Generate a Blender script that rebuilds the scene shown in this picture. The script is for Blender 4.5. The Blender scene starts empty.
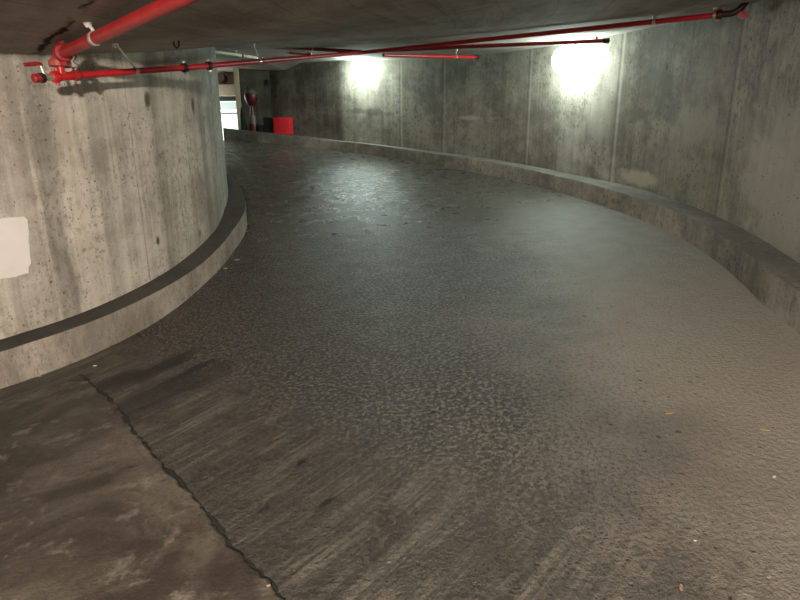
import bpy, bmesh, math, random
import numpy as np
from mathutils import Vector, Matrix
from mathutils.bvhtree import BVHTree

random.seed(7)
sc = bpy.context.scene
COL = sc.collection
V = Vector

# ------------------------------------------------------------------ the ramp
# A helical ramp round a concrete core: every edge is a circle about a centre,
# with the radius wobbling a little and the height growing with the angle.
F_PX, PITCH, ROLL, EYE = 531.03, 0.26087, 0.0090, 1.55
CX, CY = -4.5736, 5.5839
OX, OY = CX + 0.49048, CY - 0.53200
R_IW, R_IC, R_OC, R_OW = 2.6614, 2.8670, 6.7229, 6.9781
H_I, H_O, HEAD = 0.2586, 0.2145, 2.1502
T0, K_RAMP, BLEND, Z_OUT = -0.7630, 0.79988, 0.16908, 0.19046
CK, CT = -0.22554, -0.75507
KN = [-1.5, -1.1, -0.8, -0.5, -0.25, 0.0, 0.2, 0.4, 0.6, 0.8, 1.0, 1.2, 1.5]
DEV = {
 'riw': [-.0094, -.0142, -.0506, -.0317, -.0743, -.0293, -.0277, .0307, .0151, .0074, .0037, .002, .0013],
 'ric': [.0538, .0812, .0258, .0134, -.0456, -.049, .0027, 0, -.0084, -.0065, -.0032, -.0017, -.0011],
 'roc': [.0262, .0398, .0741, .1468, -.0388, .0395, -.0043, -.023, -.0288, -.0891, -.0222, .0168, .0174],
 'row': [-.0048, -.0072, -.0132, -.0261, -.0523, .043, .1288, .0345, .047, .0234, .0119, .0064, .0042],
 'hi': [-.0094, -.0142, .0045, -.0069, -.052, -.0418, -.0337, -.0049, -.0062, -.0039, -.0021, -.0011, -.0008],
 'ho': [.0016, .0024, .0044, .0086, .0049, .001, -.0043, -.0103, .0003, -.0129, -.0091, -.0219, -.0218],
 'hci': [.0056, .0084, .0155, .0013, -.0082, -.0033, -.0052, -.0093, -.0049, -.0026, -.0014, -.0008, -.0006],
 'hco': [.0007, .001, .0019, .0037, .0075, -.0098, .0528, .0318, .0157, .0078, .0039, .0021, .0014]}
dev = lambda g, t: float(np.interp(t, KN, DEV[g]))
TEND = 1.5                               # the ramp reaches the upper level here
def soft(u, s): return s * float(np.logaddexp(0, u / s))
def z_in(t): return K_RAMP * soft(min(t, TEND + .12) - T0, BLEND)
def z_out(t): return z_in(t) + Z_OUT
def z_c(t): return CK * soft(t - CT, .15)
TS = -0.4                                # below this the outer side runs straight back
def outer(r, t):
    tt = max(t, TS)
    x, y = OX + r * math.cos(tt), OY + r * math.sin(tt)
    if t < TS: y -= (TS - t) * 10.9
    return x, y
def inner(r, t): return CX + r * math.cos(t), CY + r * math.sin(t)
r_ic = lambda t: R_IC + dev('ric', t)
r_iw = lambda t: R_IW + dev('riw', t)
r_oc = lambda t: R_OC + dev('roc', t)
YF = 13.0
CORNER = V((-2.92, YF, 0))            # where the outer wall meets the far wall
def r_ow(t):
    r = R_OW + dev('row', t)
    if t > 1.13:                        # straight stretch of wall behind a widening ledge
        a = V((OX + R_OW * math.cos(1.13), OY + R_OW * math.sin(1.13)))
        b = CORNER.to_2d()
        d = V((math.cos(t), math.sin(t))); o = V((OX, OY)); e = b - a
        den = d.x * e.y - d.y * e.x
        w = a - o
        r1 = (w.x * e.y - w.y * e.x) / den
        if t > 1.35:
            r2 = (YF - OY) / math.sin(t)
            r1 = min(r1, r2) if r1 > 0 else r2
        return max(r, r1)
    return r
def h_i(t): return H_I + dev('hi', t)
def h_o(t): return H_O + dev('ho', t)
def c_in(t): return z_in(t) + HEAD + z_c(t) + dev('hci', t)
def c_out(t): return z_out(t) + HEAD + z_c(t) + dev('hco', t)

# ------------------------------------------------------------------ camera
cp, sp, cr, sr = math.cos(PITCH), math.sin(PITCH), math.cos(ROLL), math.sin(ROLL)
EYEP = V((0, 0, EYE))
FWD, X0, U0 = V((0, cp, -sp)), V((1, 0, 0)), V((0, sp, cp))
RIGHT, UP = X0 * cr - U0 * sr, X0 * sr + U0 * cr
cam_d = bpy.data.cameras.new('camera'); cam = bpy.data.objects.new('camera', cam_d); COL.objects.link(cam)
cam.matrix_world = Matrix.Translation(EYEP) @ Matrix((RIGHT, UP, -FWD)).transposed().to_4x4()
cam_d.sensor_width = 36; cam_d.lens = F_PX * 36 / 800; cam_d.clip_start = .05
sc.camera = cam
def ray(px, py): return (FWD + RIGHT * ((px - 400) / F_PX) - UP * ((py - 300) / F_PX))
def at_d(px, py, d): return EYEP + ray(px, py) * d           # d = depth along the view axis
def at_y(px, py, y): r = ray(px, py); return EYEP + r * (y / r.y)

# ------------------------------------------------------------------ node helper
class NT:
    def __init__(s, name, rough=.85, spec=.3):
        s.m = bpy.data.materials.new(name); s.m.use_nodes = True
        s.t = s.m.node_tree; s.n = s.t.nodes
        s.b = s.n['Principled BSDF']; s.b.inputs['Roughness'].default_value = rough
        s.b.inputs['Specular IOR Level'].default_value = spec
    def lk(s, a, b): s.t.links.new(a, b)
    def setin(s, sock, v):
        if hasattr(v, 'is_output') or isinstance(v, bpy.types.NodeSocket): s.lk(v, sock)
        else: sock.default_value = v
    def math(s, op, a, b=0.0, clamp=False):
        n = s.n.new('ShaderNodeMath'); n.operation = op; n.use_clamp = clamp
        s.setin(n.inputs[0], a); s.setin(n.inputs[1], b); return n.outputs[0]
    def uv(s): return s.n.new('ShaderNodeTexCoord').outputs['UV']
    def ob(s): return s.n.new('ShaderNodeTexCoord').outputs['Object']
    def sep(s, v): n = s.n.new('ShaderNodeSeparateXYZ'); s.lk(v, n.inputs[0]); return n.outputs
    def mp(s, v, scale=(1, 1, 1), rot=0, loc=(0, 0, 0)):
        n = s.n.new('ShaderNodeMapping'); s.lk(v, n.inputs[0])
        n.inputs['Scale'].default_value = scale; n.inputs['Rotation'].default_value = (0, 0, rot)
        n.inputs['Location'].default_value = loc; return n.outputs[0]
    def noise(s, v, scale, detail=4, rough=.55, dist=0):
        n = s.n.new('ShaderNodeTexNoise'); s.lk(v, n.inputs['Vector'])
        n.inputs['Scale'].default_value = scale; n.inputs['Detail'].default_value = detail
        n.inputs['Roughness'].default_value = rough; n.inputs['Distortion'].default_value = dist
        return n.outputs[0]
    def voro(s, v, scale, feat='F1'):
        n = s.n.new('ShaderNodeTexVoronoi'); n.feature = feat; s.lk(v, n.inputs['Vector'])
        n.inputs['Scale'].default_value = scale; return n.outputs
    def ramp(s, v, a, b, lo=0.0, hi=1.0):
        n = s.n.new('ShaderNodeMapRange'); n.interpolation_type = 'SMOOTHSTEP'
        s.setin(n.inputs[0], v)
        for i, q in zip((1, 2, 3, 4), (a, b, lo, hi)): n.inputs[i].default_value = q
        return n.outputs[0]
    def mix(s, f, a, b, mode='MIX'):
        n = s.n.new('ShaderNodeMix'); n.data_type = 'RGBA'; n.blend_type = mode
        s.setin(n.inputs[0], f)
        for i, q in ((6, a), (7, b)):
            if isinstance(q, tuple): n.inputs[i].default_value = (*q, 1)
            else: s.lk(q, n.inputs[i])
        return n.outputs[2]
    def spot(s, u, v, cu, cv, ru, rv, wob=None, amt=.5):
        du = s.math('DIVIDE', s.math('SUBTRACT', u, cu), ru); dv = s.math('DIVIDE', s.math('SUBTRACT', v, cv), rv)
        d = s.math('SQRT', s.math('ADD', s.math('MULTIPLY', du, du), s.math('MULTIPLY', dv, dv)))
        if wob is not None: d = s.math('ADD', d, s.math('MULTIPLY', s.math('SUBTRACT', wob, .5), amt))
        return s.ramp(d, 1.0, .35)
    def bump(s, h, dist=.01, st=1.0):
        n = s.n.new('ShaderNodeBump'); s.lk(h, n.inputs['Height'])
        n.inputs['Distance'].default_value = dist; n.inputs['Strength'].default_value = st
        s.lk(n.outputs[0], s.b.inputs['Normal'])
    def out(s, col, rough=None):
        if isinstance(col, tuple): s.b.inputs['Base Color'].default_value = (*col, 1)
        else: s.lk(col, s.b.inputs['Base Color'])
        if rough is not None: s.setin(s.b.inputs['Roughness'], rough)
        return s.m

def simple(name, c, rough=.5, metal=0, var=.12, scale=30, spec=.5):
    k = NT(name, rough, spec); k.b.inputs['Metallic'].default_value = metal
    n = k.noise(k.ob(), scale, 4)
    k.bump(n, .002, .3)
    return k.out(k.mix(k.ramp(n, .3, .7), tuple(x * (1 - var) for x in c), tuple(min(1, x * (1 + var)) for x in c)))

# ------------------------------------------------------------------ mesh helper
def link(name, bm, mats, parent=None, smooth=False, angle=None):
    me = bpy.data.meshes.new(name); bmesh.ops.recalc_face_normals(bm, faces=bm.faces) if smooth != 'keep' else None
    bm.to_mesh(me); bm.free()
    for m in (mats if isinstance(mats, (list, tuple)) else [mats]): me.materials.append(m)
    o = bpy.data.objects.new(name, me); COL.objects.link(o)
    if smooth:
        for p in me.polygons: p.use_smooth = True
        if angle is not None: me.set_sharp_from_angle(angle=angle)
    if parent is not None:
        o.parent = parent
        o.matrix_parent_inverse = Matrix.Translation(parent.location).inverted()
    return o
def thing(name, label, cat, loc, group=None):
    o = bpy.data.objects.new(name, None); COL.objects.link(o); o.location = loc; o.empty_display_size = .1
    return tag(o, label, cat, group)
def tag(o, label=None, cat=None, group=None, kind=None):
    for k, v in (('label', label), ('category', cat), ('group', group), ('kind', kind)):
        if v: o[k] = v
    return o
def struct(o, label=None):
    o['kind'] = 'structure'
    if label: o['label'] = label
    return o
def grid(rows, uvs=None):
    bm = bmesh.new(); vs = [[bm.verts.new(p) for p in r] for r in rows]
    ul = bm.loops.layers.uv.new('UVMap')
    for i in range(len(rows) - 1):
        for j in range(len(rows[0]) - 1):
            f = bm.faces.new((vs[i][j], vs[i + 1][j], vs[i + 1][j + 1], vs[i][j + 1]))
            if uvs:
                for l, (a, b) in zip(f.loops, ((i, j), (i + 1, j), (i + 1, j + 1), (i, j + 1))): l[ul].uv = uvs[a][b]
    return bm
def frame(d):
    d = d.normalized(); a = V((0, 0, 1)) if abs(d.z) < .9 else V((1, 0, 0))
    x = d.cross(a).normalized(); return x, d.cross(x).normalized()
def tube(bm, pts, r, seg=18, cap=True):
    pts = [V(p) for p in pts]; rs = r if isinstance(r, (list, tuple)) else [r] * len(pts)
    x, y = frame(pts[1] - pts[0]); rings = []
    for i, p in enumerate(pts):
        d = (pts[min(i + 1, len(pts) - 1)] - pts[max(i - 1, 0)]).normalized()
        x = (x - d * x.dot(d)).normalized(); y = d.cross(x)
        rings.append([bm.verts.new(p + (x * math.cos(a) + y * math.sin(a)) * rs[i]) for a in [2 * math.pi * k / seg for k in range(seg)]])
    for a, b in zip(rings, rings[1:]):
        for k in range(seg): bm.faces.new((a[k], a[(k + 1) % seg], b[(k + 1) % seg], b[k]))
    if cap: bm.faces.new(rings[0][::-1]); bm.faces.new(rings[-1])
    return bm
def bend(a, b, c, r, n=8):
    """points rounding the corner b of a-b-c with radius-like length r"""
    p, q = b + (a - b).normalized() * r, b + (c - b).normalized() * r
    return [p * (1 - t) ** 2 + b * 2 * t * (1 - t) + q * t * t for t in [i / n for i in range(n + 1)]]
def box(bm, c, s, rot=None, bev=.0):
    r = bmesh.ops.create_cube(bm, size=1, matrix=Matrix.Translation(c) @ (rot.to_4x4() if rot else Matrix()) @ Matrix.Diagonal((*s, 1)))
    if bev:
        es = list({e for v in r['verts'] for e in v.link_edges})
        bmesh.ops.bevel(bm, geom=es, offset=bev, segments=2, profile=.6, affect='EDGES')
    return bm
def T(*a, **k): return tube(bmesh.new(), *a, **k)
def B(*a, **k): return box(bmesh.new(), *a, **k)
def bvh(o):
    return BVHTree.FromPolygons([v.co[:] for v in o.data.vertices], [p.vertices[:] for p in o.data.polygons])
def lin(a, b, n): return [a + (b - a) * i / n for i in range(n + 1)]

# ------------------------------------------------------------------ surfaces (shapes first, materials after)
ths = lin(-2.6, 1.9, 225)
def ruled(tl, fa, fb, n, zoff=0):
    rows, uvs = [], []
    for t in tl:
        a, b = V(fa(t)), V(fb(t))
        rows.append([a.lerp(b, j / n) + V((0, 0, zoff)) for j in range(n + 1)])
        uvs.append([(t * 5, j / n * 4) for j in range(n + 1)])
    return grid(rows, uvs)
def far_out(t, z):                       # outer end of floor and ceiling strips
    r = r_oc(t) + .12 if t < 1.46 else 12.5
    return (*outer(r, t), z)
bm_floor = ruled(ths, lambda t: (*inner(r_ic(t) - .1, t), z_in(t)), lambda t: far_out(t, z_out(t)), 24)
bm_ceil = ruled(ths, lambda t: (*inner(r_iw(t) - .08, t), c_in(t)),
                lambda t: (*outer((r_ow(t) + .08) if t < 1.3 else 12.5, t), c_out(t)), 24)
def wall_rows(tl, fr, zlo, zhi, R, n=14):
    rows, uvs = [], []
    for t in tl:
        x, y = fr(t); a, b = zlo(t), zhi(t)
        rows.append([V((x, y, a + (b - a) * j / n)) for j in range(n + 1)])
        uvs.append([(t * R if t > TS or R < 4 else TS * R + (t - TS) * 10.9, (a + (b - a) * j / n) - a - .35) for j in range(n + 1)])
    return grid(rows, uvs)
bm_wl = wall_rows(lin(-2.6, 2.6, 260), lambda t: inner(r_iw(t), t), lambda t: z_in(t) + h_i(t) - .35, lambda t: c_in(t) + .06, R_IW)
TCOR = math.atan2(CORNER.y - OY, CORNER.x - OX)
bm_wr = wall_rows([t for t in lin(-1.6, TCOR - .004, 200)] + [TCOR], lambda t: outer(r_ow(t), t), lambda t: z_out(t) + h_o(t) - .35, lambda t: c_out(t) + .06, R_OW)

def curb(tl, fe, fw, z, h, drop=.12):
    bm = bmesh.new(); ul = bm.loops.layers.uv.new('UVMap'); prev = None
    rng = random.Random(3)
    for t in tl:
        e, w = V((*fe(t), 0)), V((*fw(t), 0)); d = (w - e); d.normalize()
        zz, hh = z(t), h(t); j = rng.uniform(-.002, .002)
        pr = [e + V((0, 0, zz - drop)), e + d * (.004 + j) + V((0, 0, zz + hh - .022 + j)), e + d * .007 + V((0, 0, zz + hh - .006)), e + d * .022 + V((0, 0, zz + hh)),
              w + d * .03 + V((0, 0, zz + hh)), w + d * .03 + V((0, 0, zz - drop))]
        vs = [bm.verts.new(p) for p in pr]
        if prev:
            for k in range(5):
                f = bm.faces.new((prev[k], vs[k], vs[k + 1], prev[k + 1])); f.material_index = 1 if k in (2, 3, 4) else 0
                for l, q in zip(f.loops, (0, 0, 1, 1)): l[ul].uv = ((t if l.vert in vs else tp) * 5, [0, .3, .31, .33, .6, 1][k + q])
        else: bm.faces.new(vs)
        prev, tp = vs, t
    bm.faces.new(prev[::-1])
    return bm
bm_ci = curb(lin(-2.6, 2.4, 240), lambda t: inner(r_ic(t), t), lambda t: inner(r_iw(t), t), z_in, h_i)
bm_co = curb(lin(-1.6, 1.515, 200), lambda t: outer(r_oc(t), t), lambda t: outer(r_ow(t), t), z_out, h_o)

# ------------------------------------------------------------------ surface materials
def concrete(name, lo, hi, stain, seed=0, streak=1.0, holes=.16, extra=None):
    k = NT(name, .88, .25)
    uv = k.mp(k.uv(), loc=(seed * 7.3, 0, 0)); u, v = k.sep(k.uv())[:2]
    big = k.noise(uv, .9, 5, .6, .4)
    mid = k.noise(uv, 4.5, 6, .65)
    fine = k.noise(uv, 70, 3, .6)
    st = k.noise(k.mp(uv, (9, .45, 1)), 1.0, 5, .65, .3)
    st2 = k.noise(k.mp(uv, (30, .8, 1)), 1.0, 3, .6)
    f = k.math('ADD', k.math('MULTIPLY', big, .45), k.math('MULTIPLY', mid, .3))
    f = k.math('ADD', f, k.math('MULTIPLY', k.math('ADD', k.math('MULTIPLY', st, .7), k.math('MULTIPLY', st2, .3)), .5 * streak))
    f = k.math('ADD', f, k.math('MULTIPLY', fine, .12))
    col = k.mix(k.ramp(f, .435 + .25 * streak - .10, .435 + .25 * streak + .11), lo, hi)
    drk = k.math('MULTIPLY', k.ramp(k.noise(k.mp(uv, (2.2, .5, 1)), 1.0, 6, .7, .8), .56, .74), .6)
    col = k.mix(drk, col, stain)
    sp_ = k.ramp(k.noise(k.mp(uv, (1, .55, 1)), 30, 7, .75), .50, .62)
    sp_ = k.math('MULTIPLY', sp_, k.ramp(k.noise(k.mp(uv, (1, .6, 1), 0, (9, 4, 0)), 1.7, 4, .6), .38, .58))
    col = k.mix(k.math('MULTIPLY', sp_, .75), col, stain)
    # small air holes
    vo = k.voro(uv, 17); rnd = k.sep(vo['Color'])[0]
    hsz = k.math('MULTIPLY', k.ramp(rnd, .62, 1.0), holes)
    hole = k.ramp(k.math('SUBTRACT', vo['Distance'], hsz), .03, -.03)
    vo2 = k.voro(k.mp(uv, (1, .8, 1), 0, (3, 5, 0)), 46); rn2 = k.sep(vo2['Color'])[1]
    hole2 = k.ramp(k.math('SUBTRACT', vo2['Distance'], k.math('MULTIPLY', k.ramp(rn2, .72, 1), .25)), .05, -.05)
    hl = k.math('MAXIMUM', hole, hole2)
    if extra: col = extra(k, u, v, mid, st, col)
    col = k.mix(k.math('MULTIPLY', hl, .72), col, tuple(x * .22 for x in lo))
    h = k.math('SUBTRACT', k.math('ADD', k.math('MULTIPLY', mid, .5), k.math('MULTIPLY', fine, .25)), hl)
    k.bump(h, .008, .6)
    return k.out(col)

def setup_wall_left(k, u, v, mid, st, col):
    for (cu, cv, ru, rv, a) in WL_SPOTS:
        col = k.mix(k.math('MULTIPLY', k.spot(u, v, cu, cv, ru, rv, mid, 1.4), a), col, (.05, .043, .035))
    for (cu, w, a, c) in WL_BANDS:
        col = k.mix(k.math('MULTIPLY', k.math('MULTIPLY', k.spot(u, v, cu, .9, w, 30, st, 1.6), a), 1), col, c)
    return col
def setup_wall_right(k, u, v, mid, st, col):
    # panel joints: a pale raised bead with a dark line beside it
    for i, cu in enumerate(WR_JOINTS):
        w = k.math('ADD', u, k.math('MULTIPLY', k.math('SUBTRACT', st, .5), .02))
        d = k.math('ABSOLUTE', k.math('SUBTRACT', w, cu))
        col = k.mix(k.math('MULTIPLY', k.ramp(d, .03, .01), .2), col, (.52, .48, .40))
        d2 = k.math('ABSOLUTE', k.math('SUBTRACT', w, cu + .05))
        col = k.mix(k.math('MULTIPLY', k.ramp(d2, .022, .004), .5), col, (.06, .055, .045))
    for i, (a_, b_) in enumerate(zip(WR_JOINTS, WR_JOINTS[1:])):
        band = k.math('MULTIPLY', k.ramp(u, b_ - .02, b_ + .02), k.ramp(u, a_ + .02, a_ - .02)) if a_ > b_ else k.math('MULTIPLY', k.ramp(u, a_ - .02, a_ + .02), k.ramp(u, b_ + .02, b_ - .02))
        col = k.mix(k.math('MULTIPLY', band, (.28, .05, .22, .30)[i]), col, ((.10, .088, .068), (.30, .27, .22), (.08, .072, .056), (.07, .063, .05))[i])
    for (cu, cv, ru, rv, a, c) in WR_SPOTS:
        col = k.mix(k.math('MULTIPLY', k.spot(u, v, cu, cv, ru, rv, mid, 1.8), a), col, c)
    return col

# provisional links to find (u, v) of marks on the walls
o_wl = link('wall_left', bm_wl, [], smooth=True)
o_wr = link('wall_right', bm_wr, [], smooth=True)
o_fl = link('floor', bm_floor, [], smooth=True)
o_ce = link('ceiling', bm_ceil, [], smooth=True)
TR = {'wl': bvh(o_wl), 'wr': bvh(o_wr), 'fl': bvh(o_fl), 'ce': bvh(o_ce)}
def hit(s, px, py):
    p, n, i, d = TR[s].ray_cast(EYEP, ray(px, py).normalized())
    return p, (n if n.dot(EYEP - p) > 0 else -n)
def down(s, x, y):
    p, n, i, d = TR[s].ray_cast(V((x, y, 9)), V((0, 0, -1)))
    return p
def wl_uv(px, py):
    p, n = hit('wl', px, py); t = math.atan2(p.y - CY, p.x - CX)
    return t * R_IW, p.z - (z_in(t) + h_i(t))
def wr_uv(px, py):
    p, n = hit('wr', px, py); t = math.atan2(p.y - OY, p.x - OX)
    return t * R_OW, p.z - (z_out(t) + h_o(t))
def fl_uv(px, py):
    p, n = hit('fl', px, py); return p
WL_SPOTS = []
for px, py, ru, rv, a in [(147, 99, .05, .09, .85), (193, 106, .05, .1, .8), (158, 241, .035, .06, .9), (84, 250, .02, .02, .9), (51, 282, .015, .015, .9),
                          (200, 233, .03, .05, .7), (70, 150, .02, .02, .5), (132, 178, .015, .02, .5), (140, 128, .012, .014, .7)]:
    u, v = wl_uv(px, py); WL_SPOTS.append((u, v, ru, rv, a))
WL_BANDS = []
for px, w, a, c in [(50, .10, .45, (.10, .085, .07)), (75, .07, .4, (.52, .47, .39)), (137, .010, .42, (.09, .08, .065)), (105, .10, .35, (.15, .13, .105)),
                    (208, .08, .35, (.2, .19, .16)), (18, .12, .28, (.13, .11, .09)), (165, .1, .25, (.16, .14, .11))]:
    u, v = wl_uv(px, 180); WL_BANDS.append((u, w, a, c))
WR_JOINTS = [wr_uv(px, py)[0] for px, py in [(720, 200), (612.5, 175), (527, 155), (444, 140), (402, 130)]]
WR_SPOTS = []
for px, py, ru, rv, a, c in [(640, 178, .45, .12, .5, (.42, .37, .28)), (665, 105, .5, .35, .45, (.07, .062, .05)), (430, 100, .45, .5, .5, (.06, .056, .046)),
                             (490, 95, .3, .5, .3, (.08, .075, .06)), (470, 118, .3, .05, .35, (.4, .38, .32)), (785, 185, 1.0, .8, .55, (.42, .385, .335)),  # last one: near lamplight painted as a pale patch into the concrete colour
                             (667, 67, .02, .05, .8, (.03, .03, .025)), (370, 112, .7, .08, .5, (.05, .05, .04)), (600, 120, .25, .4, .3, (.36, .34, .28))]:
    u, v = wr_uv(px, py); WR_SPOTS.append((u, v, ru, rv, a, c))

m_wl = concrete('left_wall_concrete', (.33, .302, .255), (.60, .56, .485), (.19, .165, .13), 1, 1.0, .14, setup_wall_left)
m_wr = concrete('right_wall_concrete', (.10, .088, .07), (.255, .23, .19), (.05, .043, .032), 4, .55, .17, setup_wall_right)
m_curb = concrete('curb_concrete', (.20, .175, .145), (.42, .375, .315), (.12, .10, .08), 2, .3, .12)
m_curb_r = concrete('right_curb_concrete', (.11, .098, .08), (.29, .262, .222), (.06, .052, .042), 9, .5, .10)
m_top = concrete('curb_top_grey_coat', (.055, .05, .043), (.085, .078, .068), (.045, .04, .035), 5, .1, .02)
m_top_r = concrete('right_curb_top_coat', (.10, .09, .078), (.19, .175, .15), (.07, .064, .055), 8, .1, .04)
m_far = concrete('far_wall_concrete', (.06, .056, .044), (.14, .132, .105), (.04, .037, .03), 6, .6, .08)

def mk_ceiling():
    k = NT('ceiling_concrete', .9, .2); uvn = k.uv(); u, v = k.sep(uvn)[:2]
    big = k.noise(uvn, 1.1, 5, .6, .5); st = k.noise(k.mp(uvn, (.8, 7, 1)), 1.0, 5, .65, .4); mid = k.noise(uvn, 9, 5, .65); fine = k.noise(uvn, 60, 3)
    f = k.math('ADD', k.math('MULTIPLY', big, .55), k.math('ADD', k.math('MULTIPLY', st, .35), k.math('MULTIPLY', mid, .2)))
    col = k.mix(k.ramp(f, .40, .72), (.22, .195, .165), (.44, .40, .35))
    brd = k.math('ABSOLUTE', k.math('SUBTRACT', k.math('FRACT', k.math('MULTIPLY', k.math('ADD', v, k.math('MULTIPLY', big, .03)), 3.2)), .5))
    col = k.mix(k.math('MULTIPLY', k.ramp(brd, .03, .0), .3), col, (.04, .035, .03))
    # the cracked cold joint where the slab starts to climb
    P1, P2 = hit('ce', 44, 46)[0], hit('ce', 91, 1)[0]; dl = (P2 - P1).to_2d().normalized(); nl = V((dl.y, -dl.x))
    ox_, oy_, oz_ = k.sep(k.ob())
    w = k.math('ADD', k.math('MULTIPLY', ox_, nl.x), k.math('MULTIPLY', oy_, nl.y))
    w = k.math('SUBTRACT', w, P1.x * nl.x + P1.y * nl.y)
    w = k.math('ADD', w, k.math('MULTIPLY', k.math('SUBTRACT', k.noise(k.ob(), 4, 7, .7), .5), .16))
    d = k.math('ABSOLUTE', w)
    spall = k.math('MULTIPLY', k.spot(w, v, .09, .75, .10, .7, mid, 2.4), .5)
    col = k.mix(spall, col, (.42, .39, .34))
    cr_ = k.math('MULTIPLY', k.ramp(d, .028, .008), k.ramp(k.noise(uvn, 3.3, 3), .36, .5))
    col = k.mix(cr_, col, (.012, .01, .009))
    k.bump(k.math('SUBTRACT', k.math('ADD', k.math('MULTIPLY', mid, .6), k.math('MULTIPLY', st, .6)), k.math('MULTIPLY', cr_, 1.2)), .02, .6)
    return k.out(col)
m_ceil = mk_ceiling()

def mk_ramp():
    k = NT('ramp_asphalt', .5, .48); p = k.ob(); u, v = k.sep(k.uv())[:2]; x, y, z = k.sep(p)
    p2 = k.mp(p, (1, 1, 0))
    big = k.noise(p2, .8, 5, .6, .3); mid = k.noise(p2, 5, 6, .65); fine = k.noise(p2, 40, 4, .6); grit = k.noise(p2, 160, 2)
    # pitted wearing course: dark pocks, thinning out to the outer side and beside the joint
    wob = k.n.new('ShaderNodeTexNoise'); k.lk(p2, wob.inputs['Vector']); wob.inputs['Scale'].default_value = 40
    va = k.n.new('ShaderNodeVectorMath'); va.operation = 'MULTIPLY_ADD'; k.lk(wob.outputs['Color'], va.inputs[0]); va.inputs[1].default_value = (.022, .022, 0); k.lk(p2, va.inputs[2])
    vo = k.voro(va.outputs[0], 74); rn = k.sep(vo['Color'])[0]
    dens = k.math('MULTIPLY', k.ramp(v, 3.3, 2.2, .14, 1), k.ramp(k.math('ADD', u, k.math('MULTIPLY', big, 1.4)), -3.4, -2.6, .15, 1))
    sz = k.math('MULTIPLY', k.ramp(rn, .35, 1.0), k.math('MULTIPLY', dens, .52))
    pock = k.ramp(k.math('SUBTRACT', vo['Distance'], sz), .10, -.06)
    pock = k.math('MULTIPLY', pock, k.ramp(sz, .04, .12))
    big_p = k.voro(k.mp(va.outputs[0], (1, 1, 1), 0, (4, 2, 0)), 31); pk2 = k.math('MULTIPLY', k.ramp(k.sep(big_p['Color'])[0], .86, 1.0), .34)
    pk2 = k.math('MULTIPLY', k.ramp(k.math('SUBTRACT', big_p['Distance'], pk2), .06, -.06), k.ramp(pk2, .05, .12))
    pock = k.math('MAXIMUM', pock, k.math('MULTIPLY', pk2, k.ramp(v, 3.8, 2.8)))
    gr = k.math('MULTIPLY', k.ramp(fine, .475, .555), dens)
    col = k.mix(k.ramp(k.math('ADD', k.math('MULTIPLY', big, .6), k.math('MULTIPLY', mid, .4)), .36, .64), (.021, .0182, .0145), (.046, .040, .032))
    # outer lane paled by dust and painted-in lamplight, strongest near; inner lane darker
    dust_lit = k.ramp(k.math('ADD', v, k.math('MULTIPLY', k.math('SUBTRACT', big, .5), 2.2)), 2.0, 3.2)
    dust_lit = k.math('MULTIPLY', dust_lit, k.ramp(u, 2.4, -2.0, .12, 1))
    col = k.mix(k.math('MULTIPLY', dust_lit, .85), col, (.32, .283, .235))
    dk = k.ramp(k.math('ADD', v, k.math('MULTIPLY', k.math('SUBTRACT', mid, .5), .8)), 1.0, .12)
    col = k.mix(k.math('MULTIPLY', dk, .85), col, (.030, .026, .021))
    col = k.mix(k.math('MULTIPLY', gr, .85), col, (.19, .169, .138))
    f2 = k.noise(k.mp(p2, (1, 1, 1), 0, (7, 3, 0)), 48, 5, .65)
    col = k.mix(k.math('MULTIPLY', k.math('MULTIPLY', k.ramp(f2, .485, .43), dens), .8), col, (.02, .0175, .0145))
    col = k.mix(k.math('MULTIPLY', pock, .85), col, (.028, .024, .02))
    # brushed, oily strip beside the cold joint, brushed across the joint
    br = k.noise(k.mp(k.mp(p2, (1, 1, 1), math.radians(-47)), (1.1, 22, 1)), 1.0, 7, .75, 1.2)
    strip = k.ramp(k.math('ADD', u, k.math('MULTIPLY', k.math('SUBTRACT', mid, .5), .8)), -2.7, -3.25)
    bc = k.mix(k.math('MULTIPLY', k.ramp(br, .44, .60), k.ramp(mid, .30, .6)), (.045, .039, .032), (.15, .132, .108))
    col = k.mix(k.math('MULTIPLY', strip, .8), col, bc)
    for (cx_, cy_, a, b, am) in OIL:
        rx = k.math('SUBTRACT', x, cx_); ry = k.math('SUBTRACT', y, cy_)
        q = math.radians(47); c_, s_ = math.cos(q), math.sin(q)
        e1 = k.math('ADD', k.math('MULTIPLY', rx, c_), k.math('MULTIPLY', ry, s_)); e2 = k.math('SUBTRACT', k.math('MULTIPLY', ry, c_), k.math('MULTIPLY', rx, s_))
        col = k.mix(k.math('MULTIPLY', k.spot(e1, e2, 0, 0, a, b, mid, 1.6), am), col, (.012, .0105, .009))
    wet = k.ramp(u, -1.5, 3.0)
    rgh = k.math('ADD', k.ramp(mid, .3, .7, .29, .46), k.math('MULTIPLY', dust_lit, .16))
    rgh = k.math('SUBTRACT', rgh, k.math('MULTIPLY', wet, .10))
    rip = k.noise(k.mp(k.uv(), (7.5, 3.0, 1)), 1.0, 2, .5, .5)
    h = k.math('ADD', k.math('MULTIPLY', mid, .35), k.math('ADD', k.math('MULTIPLY', k.math('ADD', fine, f2), k.ramp(u, -1.0, 3.0, .75, .35)), k.math('MULTIPLY', k.math('MULTIPLY', rip, k.ramp(u, -2.2, 1.0, 0, 1)), 1.3)))
    h = k.math('SUBTRACT', h, k.math('MULTIPLY', pock, .55)); h = k.math('ADD', h, k.math('MULTIPLY', grit, .12))
    k.bump(h, .016, .8)
    return k.out(col, rgh)
OIL = []
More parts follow.
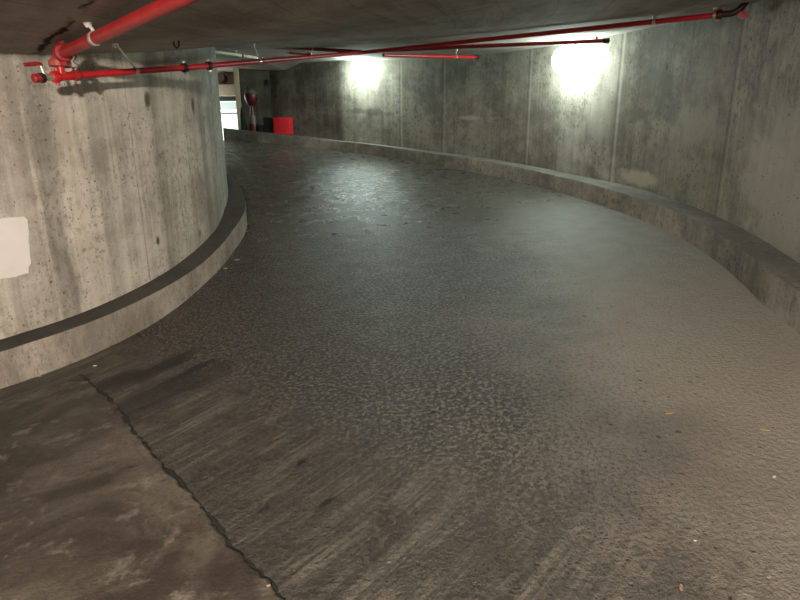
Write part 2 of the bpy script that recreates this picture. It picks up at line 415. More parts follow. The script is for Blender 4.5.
for px, py, a, b, am in [(152, 371, .42, .17, 1), (108, 384, .32, .14, .95), (192, 370, .24, .07, .95), (160, 395, .55, .30, .75), (302, 462, .05, .018, .95),
                         (327, 502, .045, .02, .95), (263, 510, .04, .016, .9), (321, 514, .02, .01, .9), (84, 377, .10, .05, .8), (640, 552, .03, .02, .5)]:
    p = fl_uv(px, py); OIL.append((p.x, p.y, a, b, am))
m_ramp = mk_ramp()

def mk_slab():
    k = NT('old_slab_concrete', .62, .4); p2 = k.mp(k.ob(), (1, 1, 0))
    big = k.noise(p2, 1.3, 5, .65, .6); mid = k.noise(p2, 6, 6, .7, .3); fine = k.noise(p2, 70, 3)
    col = k.mix(k.ramp(big, .40, .62), (.042, .032, .024), (.128, .107, .086))
    col = k.mix(k.math('MULTIPLY', k.ramp(mid, .54, .66), .6), col, (.21, .182, .147))
    col = k.mix(k.math('MULTIPLY', k.ramp(k.noise(p2, 38, 6, .7), .5, .62), .45), col, (.035, .028, .022))
    scr = k.noise(k.mp(k.mp(p2, (1, 1, 1), math.radians(-47)), (1.2, 24, 1)), 1.0, 4, .7)
    col = k.mix(k.math('MULTIPLY', k.ramp(scr, .56, .72), .4), col, (.045, .036, .03))
    pt = k.voro(p2, 30); col = k.mix(k.math('MULTIPLY', k.ramp(pt['Distance'], .16, .06), k.ramp(big, .5, .7)), col, (.03, .025, .02))
    k.bump(k.math('ADD', mid, k.math('MULTIPLY', fine, .4)), .012, .7)
    return k.out(col, k.ramp(mid, .3, .7, .5, .75))
m_slab = mk_slab()

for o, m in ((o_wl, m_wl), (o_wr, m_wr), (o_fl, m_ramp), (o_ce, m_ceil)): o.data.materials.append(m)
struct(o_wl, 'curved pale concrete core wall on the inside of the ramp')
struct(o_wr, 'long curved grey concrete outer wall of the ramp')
struct(o_fl, 'dark pitted ramp surface climbing round the bend'); struct(o_ce, 'low dark concrete ceiling slab')
struct(link('trim_1', bm_ci, [m_curb, m_top], smooth=True, angle=.6), 'pale curb with dark top round the inner core wall')
struct(link('trim_2', bm_co, [m_curb_r, m_top_r], smooth=True, angle=.6), 'long low concrete curb along the outer wall')

# old slab at the foot of the ramp: a thin raised plate with a ragged edge
seam = []
for px, py in [(80, 375.5), (115, 405), (147, 450), (165, 468), (186, 490), (209, 518), (234, 548), (258, 575), (282, 600)]:
    p = fl_uv(px, py); seam.append(p)
ext = (seam[-1] - seam[-4]).normalized()
seam += [seam[-1] + ext * s for s in (1, 2, 3.2)]
def seam_at(s):
    L = 0
    for a, b in zip(seam, seam[1:]):
        l = (b - a).length
        if L + l >= s: return a.lerp(b, (s - L) / l)
        L += l
    return seam[-1]
LS = sum((b - a).length for a, b in zip(seam, seam[1:]))
rows, uvs = [], []
rng = random.Random(5)
backs = [0, .004, .015, .06, .15, .3, .6, 1, 1.6, 2.4, 3.4, 4.6]
N_S = 260
for i in range(N_S + 1):
    p0 = seam_at(LS * i / N_S); w = rng.uniform(-.007, .007) + .006 * math.sin(i * .23) + .004 * math.sin(i * .83)
    row = []
    bd = V((-.66, -.75, 0))
    p0 = p0 - bd * w
    for j, s in enumerate(backs):
        q = p0 + bd * s
        # keep clear of the inner curb
        r = math.hypot(q.x - CX, q.y - CY); t = math.atan2(q.y - CY, q.x - CX)
        rm = r_ic(t) + .10 + .012 * math.sin(s * 9)
        if r < rm: q = V((*inner(rm, t), 0))
        if q.x > 2.12: q.x = 2.12
        g = down('fl', q.x, q.y)
        z = (g.z if g else 0) + (-.01 if j == 0 else .008 if j == 1 else .013 + rng.uniform(0, .002))
        row.append(V((q.x, q.y, z)))
    rows.append(row); uvs.append([(r_.x, r_.y) for r_ in row])
struct(link('floor_slab', grid(rows, uvs), m_slab, smooth=True, angle=.5), 'old brown concrete slab at the foot of the ramp')
rows = []
for i in range(241):
    p0 = seam_at(LS * i / 240); w = .010 + .008 * math.sin(i * .37) + rng.uniform(-.007, .009)
    rows.append([V((q.x, q.y, down('fl', q.x, q.y).z + z)) for q, z in ((p0 - V((-.66, -.75, 0)) * w, .0), (p0 - V((-.66, -.75, 0)) * w * .6, .003), (p0 + V((-.66, -.75, 0)) * .012, .004))])
fil = link('joint_filler', grid(rows), simple('black_joint_dirt', (.016, .014, .012), .85, 0, .4, 60), bpy.data.objects['floor_slab'])
fil['label'] = 'black dirt-filled crack along the slab edge'
# far end: return wall, jamb, lintel and the bright opening
def slabbox(name, x0, x1, y0, y1, z0, z1, m, bev=.01, label=None):
    return struct(link(name, B(V(((x0 + x1) / 2, (y0 + y1) / 2, (z0 + z1) / 2)), (x1 - x0, y1 - y0, z1 - z0), bev=bev), m, smooth=True, angle=.5), label)
zt = z_out(TEND)
xj = at_y(238.5, 100, YF).x
def panel(name, x0, x1, y, z0, z1, m, th):
    bm = bmesh.new(); ul = bm.loops.layers.uv.new('UVMap'); box(bm, V(((x0 + x1) / 2, y + th / 2, (z0 + z1) / 2)), (x1 - x0, th, z1 - z0))
    for f in bm.faces:
        for l in f.loops: l[ul].uv = (l.vert.co.x + l.vert.co.y, l.vert.co.z)
    return struct(link(name, bm, m))
panel('wall_far', xj + .02, CORNER.x + .01, YF, zt - .3, 3.75, m_far, .22)
m_tan = simple('tan_painted_steel', (.62, .50, .33), .6)
m_beige = simple('beige_soffit_board', (.52, .42, .33), .7)
m_dark = simple('dark_pipe_and_gap_shade', (.03, .03, .028), .7)
m_pale = simple('pale_window_rail', (.35, .38, .36), .6)
a0 = at_y(236.2, 100, YF - .06).x; a1 = at_y(240.3, 100, YF - .06).x
slabbox('trim_3', a0, a1, YF - .1, YF, zt - .1, 3.75, m_tan, .006, 'tan steel door jamb post at the far opening')
YO = YF + .9
zy = lambda py, Y=YO: at_y(228, py, Y).z
slabbox('trim_4', -6.5, a0 + .3, YO - .3, YO, zy(96.5), zy(86), m_beige, .01, 'beige lintel beam over the bright far opening')
slabbox('trim_5', -6.5, a0 + .3, YO + .02, YO + .2, zy(84.5), zy(66), m_beige, .01, 'upper beige soffit board over the far opening')
slabbox('trim_6', -6.5, a0 + .3, YO + .1, YO + .3, zy(100), zy(95), m_dark, .005, 'dark painted shade strip under the lintel beam')  # solid dark strip stands in for the shade under the lintel
k = NT('bright_daylight_pane', .4); k.b.inputs['Base Color'].default_value = (.8, .85, .82, 1)
k.b.inputs['Emission Color'].default_value = (.86, 1, .93, 1); k.b.inputs['Emission Strength'].default_value = 1.6
m_win = k.m
w1 = slabbox('window_1', -6.5, a0 + .5, YO + .5, YO + .54, zy(140), zy(98), m_win, 0, 'bright daylit opening at the far end of the ramp')
link('window_rail', B(V((-4.8, YO + .45, zy(111.8))), (4, .05, .045)), m_pale, w1)
k = NT('pale_green_glow_head', .5); k.b.inputs['Base Color'].default_value = (.5, .6, .55, 1)
k.b.inputs['Emission Color'].default_value = (.8, 1, .9, 1); k.b.inputs['Emission Strength'].default_value = .5  # weak glow added so the window head shows pale instead of dark
link('window_head', B(V((-4.8, YO + .46, zy(104))), (4, .03, zy(99.5) - zy(107.5))), k.m, w1)
panel('wall_back', -7.5, 1.5, 16.0, 1.5, 4.8, m_far, .2)
# ------------------------------------------------------------------ materials of the things
m_red = simple('red_pipe_paint', (.50, .018, .022), .38, 0, .12, 14)
m_redA = simple('deep_red_pipe_paint', (.33, .016, .018), .42, 0, .15, 14)
m_redd = simple('dull_red_fitting_paint', (.30, .018, .02), .5, 0, .25, 40)
m_pink = simple('faded_red_paint', (.46, .10, .09), .5, 0, .2, 30)
m_rust = simple('rusty_red_flange', (.36, .075, .045), .6, 0, .25, 50)
m_zinc = simple('zinc_steel', (.62, .60, .56), .35, .7, .1, 50)
m_white = simple('white_rod_paint', (.75, .74, .70), .5)
m_brass = simple('pale_brass', (.55, .48, .34), .35, .6)
m_blk = simple('black_rubber', (.016, .015, .014), .7, spec=.25)
m_blkred = simple('dark_maroon_coupling', (.035, .008, .009), .5)
m_sign = simple('bright_red_panel', (.62, .012, .022), .5, 0, .05)
m_cone = simple('dull_red_plastic', (.09, .004, .009), .45, 0, .15)
m_conew = simple('dull_pale_band', (.17, .12, .115), .6)  # muted pale tone for the ring on the stand's base

# ------------------------------------------------------------------ pipes
def sleeve(a, d, r, l): d = d.normalized(); return T([a - d * l / 2, a - d * l * .42, a + d * l * .42, a + d * l / 2], [r * .93, r, r, r * .93])
def coupling(parent, a, d, r, name='grooved_coupling', m=None, boltm=None):
    d = d.normalized(); l = r * 1.7
    c = link(name, T([a - d * l * .56, a - d * l * .5, a - d * l * .2, a + d * l * .2, a + d * l * .5, a + d * l * .56],
                     [r * 1.1, r * 1.5, r * 1.68, r * 1.68, r * 1.5, r * 1.1]), m or m_redd, parent, True, .6)
    x, y = frame(d)
    for s in (-1, 1):
        q = a + y * s * r * 1.85
        bmb = T([q - x * r * .75, q + x * r * .75], r * .2, 10); box(bmb, q, (r * .9,) * 3, None, r * .1)
        link('bolt', bmb, boltm or m_zinc, c, True, .5)
    return c
CEIL = lambda x, y: (down('ce', x, y).z)
def under(px, py, gap):
    """the point on this line of sight that hangs `gap` below the ceiling"""
    lo, hi = .5, 16.0
    f = lambda d: (lambda p: CEIL(p.x, p.y) - gap - p.z)(at_d(px, py, d))
    d = .8; step = .1; last = None
    while d < 14:
        p = at_d(px, py, d); h = down('ce', p.x, p.y)
        if h:
            g = h.z - gap - p.z
            if last is not None and last[1] > 0 >= g:
                return at_d(px, py, last[0] + step * last[1] / (last[1] - g))
            last = (d, g)
        d += step
    return at_d(px, py, 8)
def off_wall(px, py, gap):
    p, n = hit('wl', px, py); n.z = 0; n.normalize()
    d0 = (p - EYEP).dot(FWD); c = abs(n.dot(ray(px, py)))
    return at_d(px, py, d0 - gap / c)
RB = .022
t_a = off_wall(62, 76.5, .42)            # the tee
b1 = off_wall(190, 67.3, .36)
bm_ = at_d(366, 52.2, 6.9)
b_end = at_d(716, 9.5, 4.45)
if CEIL(b_end.x, b_end.y) - b_end.z < .05: b_end.z = CEIL(b_end.x, b_end.y) - .06
if CEIL(bm_.x, bm_.y) - bm_.z < .05: print('MID PIPE', CEIL(bm_.x, bm_.y), bm_)
dB = (b1 - t_a).normalized()
def ax(px):                              # distance along the pipe axis, from the tee, of column px
    f = lambda s: (lambda q: 400 + F_PX * q.dot(RIGHT) / q.dot(FWD))(t_a + dB * s - EYEP) - px
    lo, hi = -1.0, 1.0
    for _ in range(50):
        m = (lo + hi) / 2
        if f(m) > 0: hi = m
        else: lo = m
    return lo
pipeB = thing('sprinkler_pipe', 'long thin red sprinkler pipe crossing from left wall past the lamps to right wall', 'pipe', t_a, None)
link('pipe_run', T([t_a, b1], RB), m_red, pipeB, True, .6)
link('pipe_run', T([b1] + bend(b1, bm_, b_end, .18) + [b_end], RB), m_red, pipeB, True, .6)
tee = link('pipe_tee', tube(T([t_a + dB * ax(56), t_a + dB * ax(72)], RB * 1.22), [t_a, t_a + V((0, 0, .065))], RB * 1.1), m_red, pipeB, True, .6)
coupling(pipeB, t_a + dB * ax(76.5), dB, RB, m=m_redd)
coupling(pipeB, t_a + dB * ax(55.5), dB, RB, m=m_red, boltm=m_pink)
coupling(pipeB, b1 - dB * .06, dB, RB, m=m_blkred)
coupling(pipeB, b1 + (bm_ - b1).normalized() * .22, bm_ - b1, RB, m=m_blkred)
dE = (b_end - bm_).normalized()
coupling(pipeB, b_end + dE * .03, dE, RB, m=m_blkred, boltm=m_pink)
e1 = b_end + dE * .16; e2 = e1 + V((.05, -.03, .10))
e2.z = min(e2.z, CEIL(e2.x, e2.y) + .02)
link('pipe_elbow', T([b_end + dE * .03] + bend(b_end, e1, e2, .06) + [e2], RB * 1.15), m_blkred, pipeB, True, .6)
q = e1 + dE * .02 - V((0, 0, .01))
link('drain_plug', tube(T([q, q + V((.02, -.05, -.035))], [.024, .02], 12), [q + V((.012, -.03, -.02)), q + V((.05, -.035, .012))], .012, 10), m_pink, pipeB, True, .6)
# valve at the near end
vb = t_a + dB * ax(47)
valve = thing('drain_valve', 'small red valve with lever handle and brass neck at the left end of the pipe', 'valve', vb)
link('valve_neck', T([t_a + dB * ax(54), t_a + dB * ax(44)], [.021, .019]), m_brass, valve, True, .6)
link('valve_body', T([t_a + dB * ax(45), t_a + dB * ax(43.5), t_a + dB * ax(40.5), t_a + dB * ax(39.5)], [.02, .029, .03, .027]), m_blk, valve, True, .6)
link('end_cap', T([t_a + dB * ax(40), t_a + dB * ax(34), t_a + dB * ax(33)], [.027, .027, .021]), m_redd, valve, True, .6)
st0 = t_a + dB * ax(45) + V((0, 0, .02))
link('valve_stem', T([st0, st0 + V((0, 0, .055)) - dB * .015], [.012, .008], 10), m_zinc, valve, True, .6)
h0 = st0 + V((0, 0, .055)) - dB * .015
hb = bmesh.new()
for i, (s0, dz, s1, dz1) in enumerate([(-.008, 0, .02, .012), (.02, .012, .032, .008), (.032, .008, .10, .006)]):
    p, q = h0 - dB * s0 + V((0, 0, dz)), h0 - dB * s1 + V((0, 0, dz1)); tube(hb, [p, q], [.013, .011], 8)
link('lever_handle', hb, m_redd, valve, True, .6)
# thick feed pipe
RA = .033
fl_c = t_a + V((0, 0, .078)); top = off_wall(62, 55.5, .42); top = V((t_a.x, t_a.y, top.z))
a_end = at_d(185, -3, min(2.6, (top.z - .0 - EYE) / ray(185, -3).z)); dA = (a_end - top).normalized(); a_far = a_end + dA * .9
pipeA = thing('feed_pipe', 'thick red pipe under the ceiling running from the valve toward the camera', 'pipe', top)
el = bend(t_a, top, a_far, .06)
link('pipe_run', T([el[-1], a_far], RA), m_redA, pipeA, True, .6)
link('pipe_elbow', T([fl_c] + el, RA * 1.2), m_redd, pipeA, True, .6)
link('pipe_flange', T([fl_c - V((0, 0, .022)), fl_c - V((0, 0, .02)), fl_c + V((0, 0, .014)), fl_c + V((0, 0, .02)), fl_c + V((0, 0, .045))], [.045, .064, .066, .05, .04]), m_rust, pipeA, True, .6)
coupling(pipeA, top + dA * .09, dA, RA, m=m_redd, boltm=m_redd)
wl_ = el[-1] + dA * .02
link('wire_tie', T([wl_ + V((.05, 0, .02)), wl_ + V((.085, 0, -.02)), wl_ + V((.06, 0, -.05)), wl_ + V((.09, .01, -.07))], .004, 8), m_blkred, pipeA, True, .6)

# branch lines near the right wall
def branch(label, a, b, r, m=m_red, cap=True, name='branch_pipe'):
    t = thing(name, label, 'pipe', a); d = (b - a).normalized()
    link('pipe_run', T([a, b], r), m, t, True, .6)
    if cap: link('end_cap', T([b - d * .05, b - d * .04, b + d * .02, b + d * .03], [r * 1.05, r * 1.4, r * 1.4, r * .9]), m_blkred, t, True, .6)
    return t
jx = bm_ + (b_end - bm_).normalized() * .30
def off_rwall(px, py, gap):
    p, n = hit('wr', px, py); d0 = (p - EYEP).dot(FWD); n.z = 0; n.normalize()
    return at_d(px, py, d0 - gap / abs(n.dot(ray(px, py))))
c_end = off_rwall(477, 57.3, .55); d_end = off_rwall(607, 40.6, .28)
for e in (c_end, d_end):
    h = CEIL(e.x, e.y)
    if h - e.z < .04: print('END', h - e.z, e); e.z = h - .05
branch('short red branch pipe with dark capped end hanging between the two lamps', jx - V((0, 0, .055)), c_end, .022)
pD = branch('dark red branch pipe ending in a capped end beside the right lamp', jx + V((0, 0, .0)) + (d_end - jx).normalized() * .06, d_end, .022, m_redd)
dd = (d_end - jx).normalized()
link('sprinkler_outlet', T([d_end - dd * .12, d_end - dd * .12 + V((0, 0, .05))], .014, 10), m_redd, pD, True, .6)
f_end = at_d(262, 46.0, 8.6)
farp = branch('dark red pipe continuing up the ramp behind the thin sprinkler pipe', bm_ + (f_end - bm_).normalized() * .1, f_end, .024, m_redd, False, 'branch_pipe')
# pale conduit deep in the dark corner
c1 = under(256, 57.5, .07); c0 = EYEP + ray(224, 52.5).normalized() * 10.7; c0 = c0 + (c0 - c1) * .6
c0.z = min(c0.z, CEIL(c0.x, c0.y) - .05)
cond = thing('conduit', 'pale conduit slanting through the dark gap beside the core wall', 'conduit', c0)
link('conduit_run', T([c0, c1], .026), simple('pale_conduit_paint', (.62, .56, .46), .5), cond, True, .6)
link('conduit_band', sleeve(c0.lerp(c1, .72), c1 - c0, .031, .03), m_blk, cond, True, .6)
link('conduit_elbow', T([c1, c1 + (c1 - c0).normalized() * .06, c1 + V((.10, .05, -.01))], .032), m_zinc, cond, True, .6)
s0, s1 = at_d(287, 52.5, 9.0), at_d(309, 55, 9.0)
stub = thing('pipe_stub', 'short pale pink pipe piece under the far ceiling left of the lamp', 'pipe', s0)
link('pipe_run', T([s0, s1], .018), m_pink, stub, True, .6); link('pipe_tee', tube(sleeve(s1, s1 - s0, .03, .09), [s1, s1 + V((0, 0, .09))], .02), m_red, stub, True, .6)

# ------------------------------------------------------------------ hangers
def hanger(label, p, d, r, topxy=None, rodm=m_zinc, group='pipe hangers under the ceiling', anchor=True, rr=.006):
    d = d.normalized(); tx, ty = topxy if topxy else (p.x, p.y); zc_ = CEIL(tx, ty)
    h = thing('pipe_hanger', label, 'pipe hanger', p, group); up = V((tx, ty, zc_ + .004))
    link('rod', T([p + V((0, 0, r)), up], rr, 10), rodm, h, True, .6)
    link('ring_clamp', T([p - d * .014, p + d * .014], r * 1.16), m_zinc, h, True, .6)
    if anchor: link('ceiling_anchor', T([up, up - V((0, 0, .012)), up - V((0, 0, .03))], [.022, .022, .011], 12), rodm, h, True, .6)
    return h
def on_line(a, b, px):                   # the point of segment a-b seen in column px
    best = min((abs((lambda q: 400 + F_PX * q.dot(RIGHT) / q.dot(FWD))(a.lerp(b, i / 400) - EYEP) - px), i) for i in range(401))
    return a.lerp(b, best[1] / 400)
hp = on_line(t_a, b1, 136); hanger('thin steel hanger rod nearest the valve on the thin pipe', hp, dB, RB, (hp.x - .02, hp.y - .22), rodm=m_zinc)
hp = on_line(b1, bm_, 259.5); hanger('pale hanger rod in front of the dark far corner', hp, bm_ - b1, RB, (hp.x - .02, hp.y - .12), rodm=m_white, rr=.008)
hp = on_line(bm_, b_end, 655); hanger('white hanger rod near the right wall', hp, dE, RB, rodm=m_white, rr=.009)
hp = on_line(bm_, b_end, 717); h_ = hanger('short rod with flared pink foot at the right end of the pipe', hp, dE, RB, rodm=m_white, rr=.007)
link('flared_foot', T([hp + V((0, 0, RB * .8)), hp + V((0, 0, RB + .03))], [.026, .01], 12), m_pink, h_, True, .6)
hp = on_line(el[-1], a_far, 95); hanger('white-topped hanger on the thick feed pipe', hp, dA, RA, (hp.x - .045, hp.y + .03), rodm=m_white, rr=.009)
jc = jx - V((0, 0, .055))
hp = on_line(jc, c_end, 456); hanger('thin hanger rod on the short branch pipe between the lamps', hp, c_end - jc, .022, rr=.006)
hp = on_line(s0, s1, 288); hanger('left rod holding the short pale pipe piece', hp, s1 - s0, .018, rr=.006)
hp = on_line(bm_, f_end, 314); hanger('dark rod holding the far dark red pipe', hp, f_end - bm_, .024, rodm=m_blk, rr=.006)
hp = on_line(c0, c1, 236); hanger('short white-tipped rod above the pale conduit', hp, c1 - c0, .026, rodm=m_white, rr=.01)
# old anchor hook left in the ceiling
hk, _ = hit('ce', 176, 41)
tag(link('ceiling_hook', T([hk + V((-.02, 0, .01)), hk + V((-.018, 0, -.03)), hk + V((0, 0, -.05)), hk + V((.018, 0, -.03)), hk + V((.02, 0, .01))], .006, 8), m_blk, None, True, .6),
    'small rusty hook sticking out of the ceiling above the thin pipe', 'hook')
# ------------------------------------------------------------------ lamps on the right wall
def lamp(px, py, label, rad, power):
    c = off_rwall(px, py, rad + .05)
    n = (hit('wr', px, py)[1] * V((1, 1, 0))).normalized(); p = TR['wr'].ray_cast(c, -n)[0]
    t = thing('wall_lamp', label, 'lamp', p, 'glaring round lamps high on the right wall')
    link('back_plate', T([p - n * .01, p + n * .02, p + n * .035], [rad * .5, rad * .5, rad * .42], 28), m_zinc, t, True, .5)
    k = NT('lamp_glass_glow', .3); k.b.inputs['Base Color'].default_value = (.9, .95, .92, 1)
    k.b.inputs['Emission Color'].default_value = (.80, 1.0, .93, 1); k.b.inputs['Emission Strength'].default_value = power
    bm = bmesh.new(); bmesh.ops.create_uvsphere(bm, u_segments=32, v_segments=18, radius=rad, matrix=Matrix.Translation(c) @ Matrix.Diagonal((1, 1, .95, 1)))
    link('globe', bm, k.m, t, True)
    x, y = frame(n)
    link('collar_ring', T([p + n * .03, p + n * .045, p + n * .09], [rad * .36, rad * .4, rad * .4], 28), m_zinc, t, True, .5)
    return t
L_POW = 92
lamp(361, 67, 'farther glaring round lamp on the right wall, left of the capped branch pipe', .19, L_POW)
lamp(567, 60, 'nearer glaring round lamp high on the right wall', .19, L_POW)

# ------------------------------------------------------------------ far corner things
zl = z_out(1.4) + h_o(1.4)
def ledge(px, Y):                        # a point on the ledge top in column px at distance Y
    x = at_y(px, 130, Y).x; t = math.atan2(Y - OY, x - OX); return V((x, Y, z_out(t) + h_o(t)))
b = ledge(283.7, 11.98); w = at_y(292.5, 125, 11.9).x - at_y(275, 125, 11.9).x
hbx = at_y(283, 118, 11.9).z - b.z
rbox = thing('storage_box', 'bright red box standing on the ledge in the far corner', 'box', b)
rz = Matrix.Rotation(-.12, 3, 'Z')
link('box_body', B(b + V((0, 0, hbx / 2)), (w, .2, hbx), rz, .006), m_sign, rbox, True, .5)
link('box_lid', B(b + V((0, 0, hbx - .004)), (w + .012, .212, .03), rz, .005), m_sign, rbox, True, .5)
b = ledge(270.5, 12.1); w2 = at_y(276, 125, 12.1).x - at_y(265.5, 125, 12.1).x; h2 = at_y(270, 118, 12.1).z - b.z
dbx = thing('dark_crate', 'black crate on the ledge just left of the red box', 'crate', b)
link('crate_body', B(b + V((0, 0, h2 / 2)), (w2, .22, h2), None, .008), m_blk, dbx, True, .5)
link('crate_rim', B(b + V((0, 0, h2 - .01)), (w2 + .02, .24, .03), None, .005), m_blk, dbx, True, .5)
b = ledge(262, 12.1); w3 = .2; h3 = at_y(261, 125.5, 12.1).z - b.z
tag(link('low_bin', B(b + V((0, 0, h3 / 2)), (.13, .2, h3), None, .02), m_blk, None, True, .5), 'low black bin between the red stand and the black crate', 'bin')
# red stand with bowl-shaped head
b = ledge(253.5, 12.12); S = at_y(253, 104, 12.12).z
sd = thing('red_stand', 'red flared stand with a bowl-shaped head and grey dome beside the tan post', 'stand', b)
zz = lambda py: at_y(253, py, 12.12).z
link('flared_base', T([b, b + V((0, 0, .03)), V((b.x, b.y, zz(118))), V((b.x, b.y, zz(108))), V((b.x, b.y, zz(103)))], [.115, .105, .06, .036, .034], 24), m_cone, sd, True, .7)
link('pale_band', T([V((b.x, b.y, zz(124))), V((b.x, b.y, zz(115)))], [.087, .058], 24), m_conew, sd, True, .7)
link('bowl_head', T([V((b.x, b.y, zz(106))), V((b.x, b.y, zz(104.5))), V((b.x, b.y, zz(99))), V((b.x, b.y, zz(95))), V((b.x, b.y, zz(94)))], [.05, .085, .135, .148, .14], 24), m_cone, sd, True, .7)
link('dome_lid', T([V((b.x, b.y, zz(y_))) for y_ in (95, 93, 91, 89.5, 88.6)], [.142, .138, .115, .075, .02], 24), simple('grey_dome_plastic', (.10, .10, .085), .35), sd, True, .7)
link('lid_vent', T([V((b.x - .03, b.y - .06, zz(89.6))), V((b.x - .03, b.y - .08, zz(88.4)))], [.03, .03], 12), m_blk, sd, True, .7)
# dark tapered object against the jamb
b = ledge(244, 12.15)
tag(link('folded_cone', T([b, b + V((0, 0, .03)), b + V((-.012, 0, .3)), V((b.x - .02, b.y, zz(107)))], [.085, .075, .045, .012], 16), m_blk, None, True, .7),
    'black tapered cone leaning by the tan post', 'cone')
p = at_y(267, 82.5, YF - .02)
al = thing('alarm_box', 'tiny dark red alarm box high on the far wall', 'alarm', p)
link('alarm_case', B(p, (.07, .05, .12), None, .01), m_blkred, al, True, .5); link('alarm_button', T([p - V((0, .02, 0)), p - V((0, .035, 0))], .018, 12), m_blk, al, True, .5)
p = at_y(222, 78, YO - .12)
vp = thing('vent_pipe', 'round dark pipe end above the beige lintel', 'pipe', p)
link('pipe_barrel', T([p + V((0, .2, 0)), p - V((0, .12, 0))], .095, 24), m_dark, vp, True, .5)
link('pipe_rim', T([p - V((0, .10, 0)), p - V((0, .13, 0))], [.10, .10], 24), simple('dark_brown_rim', (.07, .05, .04), .6), vp, True, .5)

# ------------------------------------------------------------------ paint patch on the core wall
outline = [(-40, 221), (-10, 219.5), (6, 218), (20, 217), (23.5, 216.5), (27, 219), (28, 224), (28.6, 236), (29.2, 248), (29.8, 255), (31, 263), (28.8, 267),
           (28.4, 272.5), (25, 274), (20, 275), (16, 277), (8, 278), (0, 278.6), (-20, 280), (-40, 281)]
ps = []
for i in range(len(outline)):
    a, b_ = outline[i], outline[(i + 1) % len(outline)]; n_ = max(1, int(math.hypot(b_[0] - a[0], b_[1] - a[1]) / 3))
    for j in range(n_):
        ps.append((a[0] + (b_[0] - a[0]) * j / n_ + random.uniform(-.35, .35), a[1] + (b_[1] - a[1]) * j / n_ + random.uniform(-.35, .35)))
bm = bmesh.new(); vs = []
for a, b_ in ps:
    p, n = hit('wl', a, b_); vs.append((p, n))
t_of = lambda p: math.atan2(p.y - CY, p.x - CX)
nrm = lambda t: V((math.cos(t), math.sin(t), 0))
poly = [((t_of(p)) * R_IW, p.z) for p, n in vs]
f = bm.faces.new([bm.verts.new((u, z, 0)) for u, z in poly])
for us in np.arange(min(u for u, z in poly), max(u for u, z in poly), .04):
    bmesh.ops.bisect_plane(bm, geom=bm.verts[:] + bm.edges[:] + bm.faces[:], plane_co=(us, 0, 0), plane_no=(1, 0, 0))
ex = bmesh.ops.extrude_face_region(bm, geom=bm.faces[:])
for v in [g for g in ex['geom'] if isinstance(g, bmesh.types.BMVert)]: v.co.z = .0025
for v in bm.verts:
    t = v.co.x / R_IW; r = r_iw(t) + .001 + v.co.z; v.co = V((CX + r * math.cos(t), CY + r * math.sin(t), v.co.y))
k = NT('white_wall_paint', .6, .4); p_ = k.ob(); vo = k.voro(p_, 26); rn = k.sep(vo['Color'])[0]
dot = k.ramp(k.math('SUBTRACT', vo['Distance'], k.math('MULTIPLY', k.ramp(rn, .80, 1), .28)), .03, -.03)
m_patch = k.out(k.mix(k.math('MULTIPLY', dot, .7), k.mix(k.noise(p_, 6, 4), (.66, .62, .60), (.78, .74, .72)), (.2, .18, .17)))
o = link('paint_patch', bm, m_patch, o_wl); o['label'] = 'white painted rectangle on the wall'

# ------------------------------------------------------------------ litter on the ramp
m_lit = [simple('pale_scrap_paper', (.62, .58, .5), .7), simple('dry_leaf', (.36, .26, .14), .7), simple('dark_chip', (.03, .027, .024), .8), simple('stone_chip', (.4, .36, .3), .8)]
def scrap(px, py, size, m, ang, label, name, cat, group=None, flat=.25, asp=.5):
    p, n = hit('fl', px, py)
    g = [V((math.cos(a) * size * (1 + .3 * random.uniform(-1, 1)), math.sin(a) * size * asp * (1 + .3 * random.uniform(-1, 1)), 0)) for a in [i * 2 * math.pi / 7 for i in range(7)]]
    bm = bmesh.new(); R = Matrix.Rotation(ang, 3, 'Z'); zoff = SL(p)
    lo = [bm.verts.new(p + R @ v + V((0, 0, zoff + .001))) for v in g]
    hi = [bm.verts.new(p + R @ (v * .8) + V((0, 0, zoff + .001 + size * flat * random.uniform(.6, 1.3)))) for v in g]
    bm.faces.new(lo[::-1]); bm.faces.new(hi)
    for i in range(7): bm.faces.new((lo[i], lo[(i + 1) % 7], hi[(i + 1) % 7], hi[i]))
    return tag(link(name, bm, m), label, cat, group)
o_sl = bpy.data.objects['floor_slab']; tr_sl = bvh(o_sl)
def SL(p):
    h = tr_sl.ray_cast(V((p.x, p.y, 5)), V((0, 0, -1)))[0]
    return max(0, h.z - p.z) if h else 0
G = 'bits of litter on the ramp'
scrap(237, 260, .035, m_lit[0], .3, 'pale paper scrap below the tip of the inner curb', 'paper_scrap', 'litter', G, .1)
scrap(226, 268.5, .03, m_lit[0], 1.0, 'small pale scrap beside the inner curb, nearer than the other', 'paper_scrap', 'litter', G, .1)
scrap(95, 366, .018, m_lit[0], 0, 'tiny white scrap by the foot of the inner curb next to the oil stain', 'paper_scrap', 'litter', G, .2)
scrap(670, 413.5, .022, m_lit[1], .2, 'tan leaf scrap in the middle of the right lane', 'leaf_scrap', 'litter', G, .15, .3)
scrap(764, 430, .02, m_lit[1], -.4, 'tan leaf scrap at the right side of the photo', 'leaf_scrap', 'litter', G, .15, .35)
scrap(774.5, 477, .011, m_lit[0], .6, 'white speck by the right edge of the floor', 'paper_scrap', 'litter', G, .3)
scrap(769, 577, .009, m_lit[1], .6, 'small yellow leaf bit near the bottom right', 'leaf_scrap', 'litter', G, .2)
scrap(681, 588, .013, m_lit[1], 1.2, 'curled tan leaf bit at the bottom edge', 'leaf_scrap', 'litter', G, .3, .35)
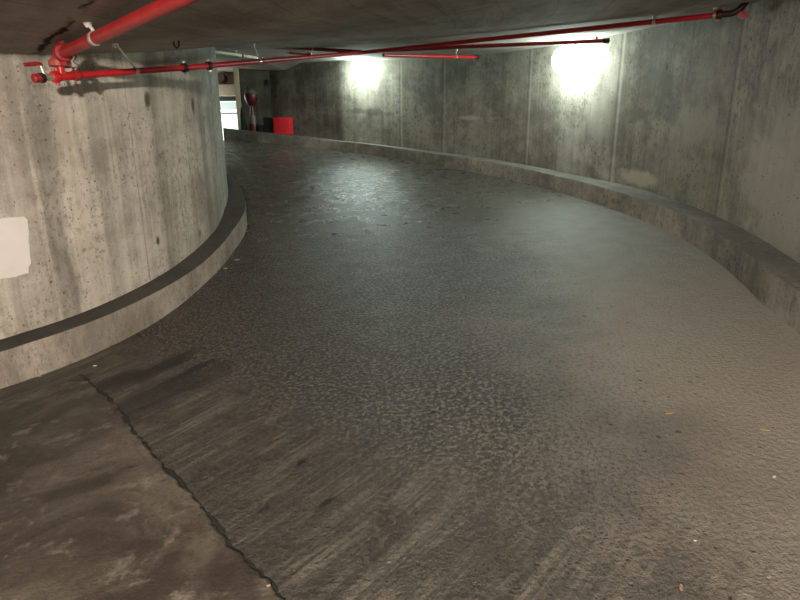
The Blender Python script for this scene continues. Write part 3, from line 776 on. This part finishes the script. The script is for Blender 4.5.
scrap(695, 541, .006, m_lit[0], 0, 'white fleck in the lower right of the floor', 'paper_scrap', 'litter', G, .4)
scrap(688, 529, .014, m_lit[2], -.1, 'dark chip among the pits in the lower right', 'dark_chip', 'litter', G, .2, .3)
scrap(681, 474, .014, m_lit[2], -.3, 'dark chip in the centre of the right lane', 'dark_chip', 'litter', G, .2, .4)
scrap(432, 413, .03, m_lit[2], .8, 'thin dark twig in the middle of the pitted floor', 'twig', 'litter', G, .2, .15)
scrap(269, 589, .008, m_lit[1], .4, 'orange leaf bit on the slab edge at the bottom', 'leaf_scrap', 'litter', G, .3)
scrap(97, 430, .035, m_lit[2], .75, 'dark twig lying on the brown slab', 'twig', 'litter', G, .15, .15)
scrap(133, 471, .022, m_lit[2], .6, 'small dark chip on the brown slab', 'dark_chip', 'litter', G, .15, .3)
scrap(40, 376.5, .014, m_lit[1], .4, 'tan leaf bit at the foot of the inner curb', 'leaf_scrap', 'litter', G, .3)

# ------------------------------------------------------------------ light
def light(name, kind, loc, e, col, size=.2, rot=None):
    d = bpy.data.lights.new(name, kind); d.energy = e; d.color = col
    if kind == 'AREA': d.shape = 'RECTANGLE'; d.size, d.size_y = size
    else: d.shadow_soft_size = size
    o = bpy.data.objects.new(name, d); COL.objects.link(o); o.location = loc
    if rot: o.rotation_euler = rot
    return o
NEAR = V((-.5, -2.2, 0)); NEAR.z = CEIL(NEAR.x, NEAR.y) - .035
light('near_lamp_light', 'POINT', NEAR, 2250, (1.0, .88, .76), .12)
light('lintel_fill_light', 'POINT', V((-5.1, YF + .15, 2.7)), 60, (.95, 1, .92), .2)  # unseen fill light added to brighten the beige lintel boards
w = bpy.data.worlds.new('world'); sc.world = w; w.use_nodes = True
w.node_tree.nodes['Background'].inputs[0].default_value = (1, .9, .78, 1); w.node_tree.nodes['Background'].inputs[1].default_value = .04
sc.view_settings.view_transform = 'Standard'; sc.view_settings.look = 'None'
sc.view_settings.exposure = 0.0; sc.view_settings.gamma = 1.0
